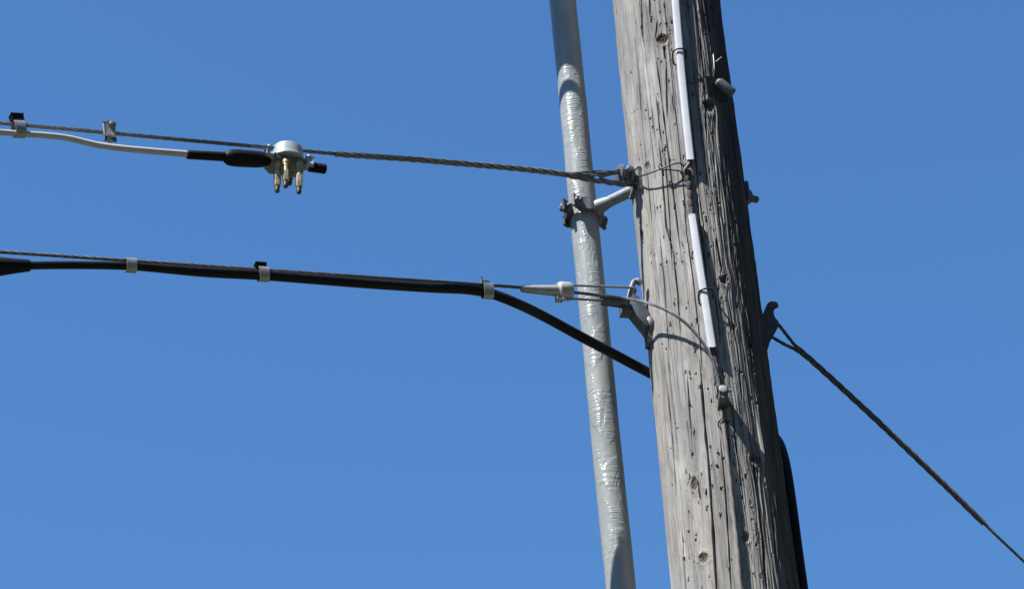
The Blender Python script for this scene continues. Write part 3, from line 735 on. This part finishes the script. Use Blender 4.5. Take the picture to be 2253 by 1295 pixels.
# ---------------------------------------------------------------- white wire covers with staples
def cover(pxs, label, cut):
    pts = smooth([pole(x, y, .0125) for x, y in pxs], .012); n = len(pts); fr = frames(pts); mb = MB(); S_ = 20; vs, fs = [], []
    for rr_ in (.0094, .0076):
        for i, p in enumerate(pts):
            nn = pnorm(p); tt = fr[i][0]; bb = tt.cross(nn).normalized()
            for k in range(S_):
                a = 2*math.pi*k/S_; r_ = rr_
                sh = cut*math.sin(a)*.0 if i else 0
                extra = tt*(-cut*(math.cos(a)) if i == 0 else 0)
                sq = (abs(math.cos(a))**4+abs(math.sin(a))**4)**-.25; vs.append(p+nn*math.cos(a)*r_*1.1*sq+bb*math.sin(a)*r_*sq+extra)
    for o_, flip in ((0, 0), (n*S_, 1)):
        for i in range(n-1):
            for k in range(S_):
                q = (o_+i*S_+k, o_+i*S_+(k+1) % S_, o_+(i+1)*S_+(k+1) % S_, o_+(i+1)*S_+k); fs.append(q[::-1] if flip else q)
    for i in (0, n-1):
        for k in range(S_): fs.append((i*S_+k, i*S_+(k+1) % S_, n*S_+i*S_+(k+1) % S_, n*S_+i*S_+k))
    mb.add(vs, fs); return solo('wire_cover', mb, M['pvc'], label, 'wire cover', 'white plastic covers over the ground wire', loc=pts[0])
cover([(1519.5, 352), (1507, 235), (1495, 110), (1486, 0), (1478, -90)], 'upper white plastic wire cover running out of the top of frame', .006)
cover([(1567, 762), (1556, 690), (1545, 620), (1533, 540), (1523.5, 476)], 'lower white plastic wire cover ending above the small clamp', .008)
def staple(px, py, label, ang=0):
    p = pole(px, py, .0125); nn = pnorm(p); e = UP.cross(nn); mb = MB()
    q = [p-e*.016-nn*.012-UP*.020, p-e*.017-nn*.002-UP*.008, p-e*.014+nn*.010+UP*.001, p+nn*.0145+UP*.003, p+e*.013+nn*.010+UP*.002, p+e*.016-nn*.004-UP*.002, p+e*.016-nn*.018-UP*.006]
    tube(mb, smooth(q, .003), .0022, 8)
    return solo('wire_staple', mb, M['steelwire'], label, 'staple', 'staples over the white wire covers', loc=p)
staple(1495, 118, 'dark wire staple hooked over the upper white cover')
staple(1553, 645, 'dark wire staple hooked over the lower white cover')

# ground wire, seen bare between and below the covers
mb = MB(); c = [pole(1480, -60, .011), pole(1507, 240, .011), pole(1519, 345, .011), pole(1516, 362, .014), pole(1506, 376, .016), pole(1511, 396, .008), pole(1518, 425, .006), pole(1521, 460, .009), pole(1524, 485, .011), pole(1545, 620, .011), pole(1566, 755, .011), pole(1572, 772, .010), pole(1577, 800, .006), pole(1582, 840, .005), pole(1588, 880, .006), pole(1589, 925, .007)]
tube(mb, smooth(c, .006), .0048, 10, wob=.12)
d = c[-1]; c2 = [pole(1588, 915, .006), pole(1592, 935, .008), pole(1601, 1010, .009), pole(1612, 1110, .010), pole(1621, 1195, .010), pole(1633, 1330, .010)]
e_ = c2[-1]; nn = pnorm(e_)
tg = thing('ground_wire', c[0], 'bare grey ground wire showing between and below the white covers', 'wire'); part('bare_wire', mb, M['copper'], tg)
mw = mat('weathered_moulding', (.28, .26, .25), .8, 0, .35, 60, .6, 200, stretch=(1, 1, .15))
mb = MB(); tube(mb, smooth(c2+[Vector((e_.x+nn.x*.02, e_.y+nn.y*.02, 3)), Vector((e_.x+nn.x*.04, e_.y+nn.y*.04, .02))], .012), .0050, 12, wob=.12)
for x, y, s_ in ((1613, 1110, .0075), (1615, 1126, .0085), (1626, 1220, .0072), (1629, 1243, .0062)):
    p = pole(x, y, .004); lathe(mb, p+UP*.014, -UP, [(.005, 0), (s_*.9, .006), (s_, .016), (s_*.85, .024), (.005, .028)], 12)
part('moulding', mb, mw, tg)
mb = MB(); p = pole(1590, 930, .006); nn = pnorm(p); e = UP.cross(nn)
tube(mb, smooth([p-e*.010-nn*.008-UP*.004, p-e*.009+nn*.004, p+nn*.009+UP*.006, p+e*.009+nn*.004+UP*.002, p+e*.010-nn*.008], .003), .0017, 8)
solo('wire_staple', mb, M['steelwire'], 'dark wire staple on bare ground wire just below the small clamp', 'staple', loc=p)

def build_ground_clamp():
    p = pole(1588, 882, .0); nn = pnorm(p); e = UP.cross(nn)
    t = thing('ground_clamp', p, 'pale bolt clamp joining strand tail to ground wire on the pole', 'clamp')
    mb = MB(); box(mb, p+nn*.020-UP*.004, e, nn, UP, .018, .040, .028, .003); part('clamp_block', mb, M['galv_dark'], t)
    mb = MB(); o = p+nn*.038+UP*.004; lathe(mb, o, nn, [(.009, 0), (.0098, .002), (.0098, .006), (.008, .008), (.003, .0085)], 16); part('screw_head', mb, M['cast'], t)
    mb = MB(); lathe(mb, p+nn*.034+UP*.004, e, [(.0042, 0), (.0042, .018), (.003, .020)], 10); part('side_screw', mb, M['cast'], t)
build_ground_clamp()

# kinked tie wire from the eye bolt to the ground wire
mb = MB(); c = [P(1396, 388, .01), pole(1415, 386, .022), pole(1440, 377, .024), pole(1458, 370, .024), pole(1478, 362, .022), pole(1496, 359, .020), pole(1504, 366, .018), pole(1502, 378, .012)]
t = thing('tie_wire', c[0], 'kinked dark tie wire from the eye bolt to the ground wire', 'wire')
tube(mb, smooth(c, .004), .0019, 8); part('long_wire', mb, M['steelwire'], t)
mb = MB(); tube(mb, smooth([pole(1503, 377, .012), pole(1487, 375, .02), pole(1470, 373, .022), pole(1456, 374, .026), pole(1449, 366, .028), pole(1451, 361, .026), pole(1457, 364, .024), pole(1459, 374, .022), pole(1460, 388, .014)], .003), .0018, 8); part('knot', mb, M['steelwire'], t)
mb = MB(); p = pole(1503, 379, .010); nn = pnorm(p); e = UP.cross(nn)
lathe(mb, p-nn*.006, nn, [(.006, 0), (.0075, .006), (.0075, .012), (.004, .015)], 12)
lathe(mb, pole(1512, 384, .004)-e*.002, nn+e, [(.007, 0), (.009, .006), (.007, .013)], 8); tube(mb, smooth([p, p+UP*.014+e*.004+nn*.006, p+UP*.022+e*.008], .003), .0022, 8)
part('lug', mb, M['dark_iron'], t)
# lumps of old tape round the bare wire
mb = MB()
for x, y, r_ in ((1512, 392, .008), (1516, 408, .0075), (1518, 428, .007), (1519, 448, .0075), (1521, 464, .007)):
    p = pole(x, y, .007); lathe(mb, p+UP*.012, -UP+pnorm(p)*.1, [(.004, 0), (r_*.9, .005), (r_, .012), (r_*.8, .020), (.004, .026)], 10)
part('tape_wrap', mb, mat('frayed_tape', (.10, .095, .09), .8, 0, .6, 120, .9, 200, c2=(.03, .03, .03)), tg)

# ---------------------------------------------------------------- drooping stub bolt with square washer, and splinters of staple
def build_stub():
    p = pole(1572, 189, .004); nn = pnorm(p); e = UP.cross(nn); ax = (nn*.35-UP*.8+e*.6).normalized(); up = (UP-ax*UP.dot(ax)).normalized(); sd = up.cross(ax)
    t = thing('stub_bolt', p, 'drooping steel stub bolt with square washer near the top of the pole', 'bolt')
    pc = pole(1571, 198, .003); mb = MB(); a2 = (nn-UP*.25).normalized(); u2 = (UP-a2*UP.dot(a2)).normalized(); s2 = u2.cross(a2)
    box(mb, pc+nn*.004, (s2+u2*.25).normalized(), a2, (u2-s2*.25).normalized(), .056, .005, .058, .001); part('square_washer', mb, M['dark_iron'], t)
    mb = MB(); lathe(mb, p+nn*.016-ax*.004, ax, [(.008, 0), (.0125, .006), (.013, .046), (.0115, .049), (.004, .050)], 18); part('shank', mb, M['iron'], t)
build_stub()
mb = MB(); p0, p1 = pole(1569, 118, .004), pole(1572, 166, .003); tube(mb, smooth([p0, pole(1571, 140, .006), p1], .005), lambda k: .0016-.0008*k, 8)
tube(mb, smooth([pole(1573, 138, .004), pole(1580, 132, .010), pole(1588, 126, .016)], .004), .0012, 8)
solo('bent_nail', mb, M['cast'], 'bright bent nail sticking out above the square washer', 'nail', loc=p0)

# ---------------------------------------------------------------- unseen caster added above the frame, shaped to shade the top of the pipe
def build_shadow_caster():
    a = -19.0; ex = hdir(a); th_ = .31/math.cos(R(SUN_EL)); fr = Vector((math.sin(R(a)), -math.cos(R(a)), 0))
    q = lambda py: paxis(pipep(1240+.0988*py, py).z)+fr*PR
    m_ = ex.cross(S).normalized(); m_ = m_ if m_.z > 0 else -m_
    r_ = .072; C0 = q(161)+S*th_+m_*r_; K0 = q(205)+S*th_
    t = thing('pipe_shadow_caster', C0, 'added black case and strand above the frame, shaped to shade the pipe top', 'splice case')
    mb = MB(); lathe(mb, C0-ex*.50, ex, [(.02, 0), (.05, .03), (r_, .06), (r_, .57), (.06, .587), (.02, .592)], 28); part('case', mb, M['black'], t)
    mb = MB(); tube(mb, smooth([K0-ex*.5+UP*.10, K0-ex*.42+UP*.03, K0-ex*.3, K0, K0+ex*.045+UP*.006, K0+ex*.066+UP*.03, C0+ex*.05], .01), .0095, 14); part('looped_cable', mb, M['black'], t)
    mb = MB(); rope(mb, smooth([C0-ex*7+UP*.9, C0-ex*2+UP*.28, C0-ex*.6+UP*.10, C0+UP*.085, C0+ex*3+UP*.088, C0+ex*7+UP*.1], .012), .004, 6, .1, 6); part('strand', mb, M['strand'], t)
build_shadow_caster()
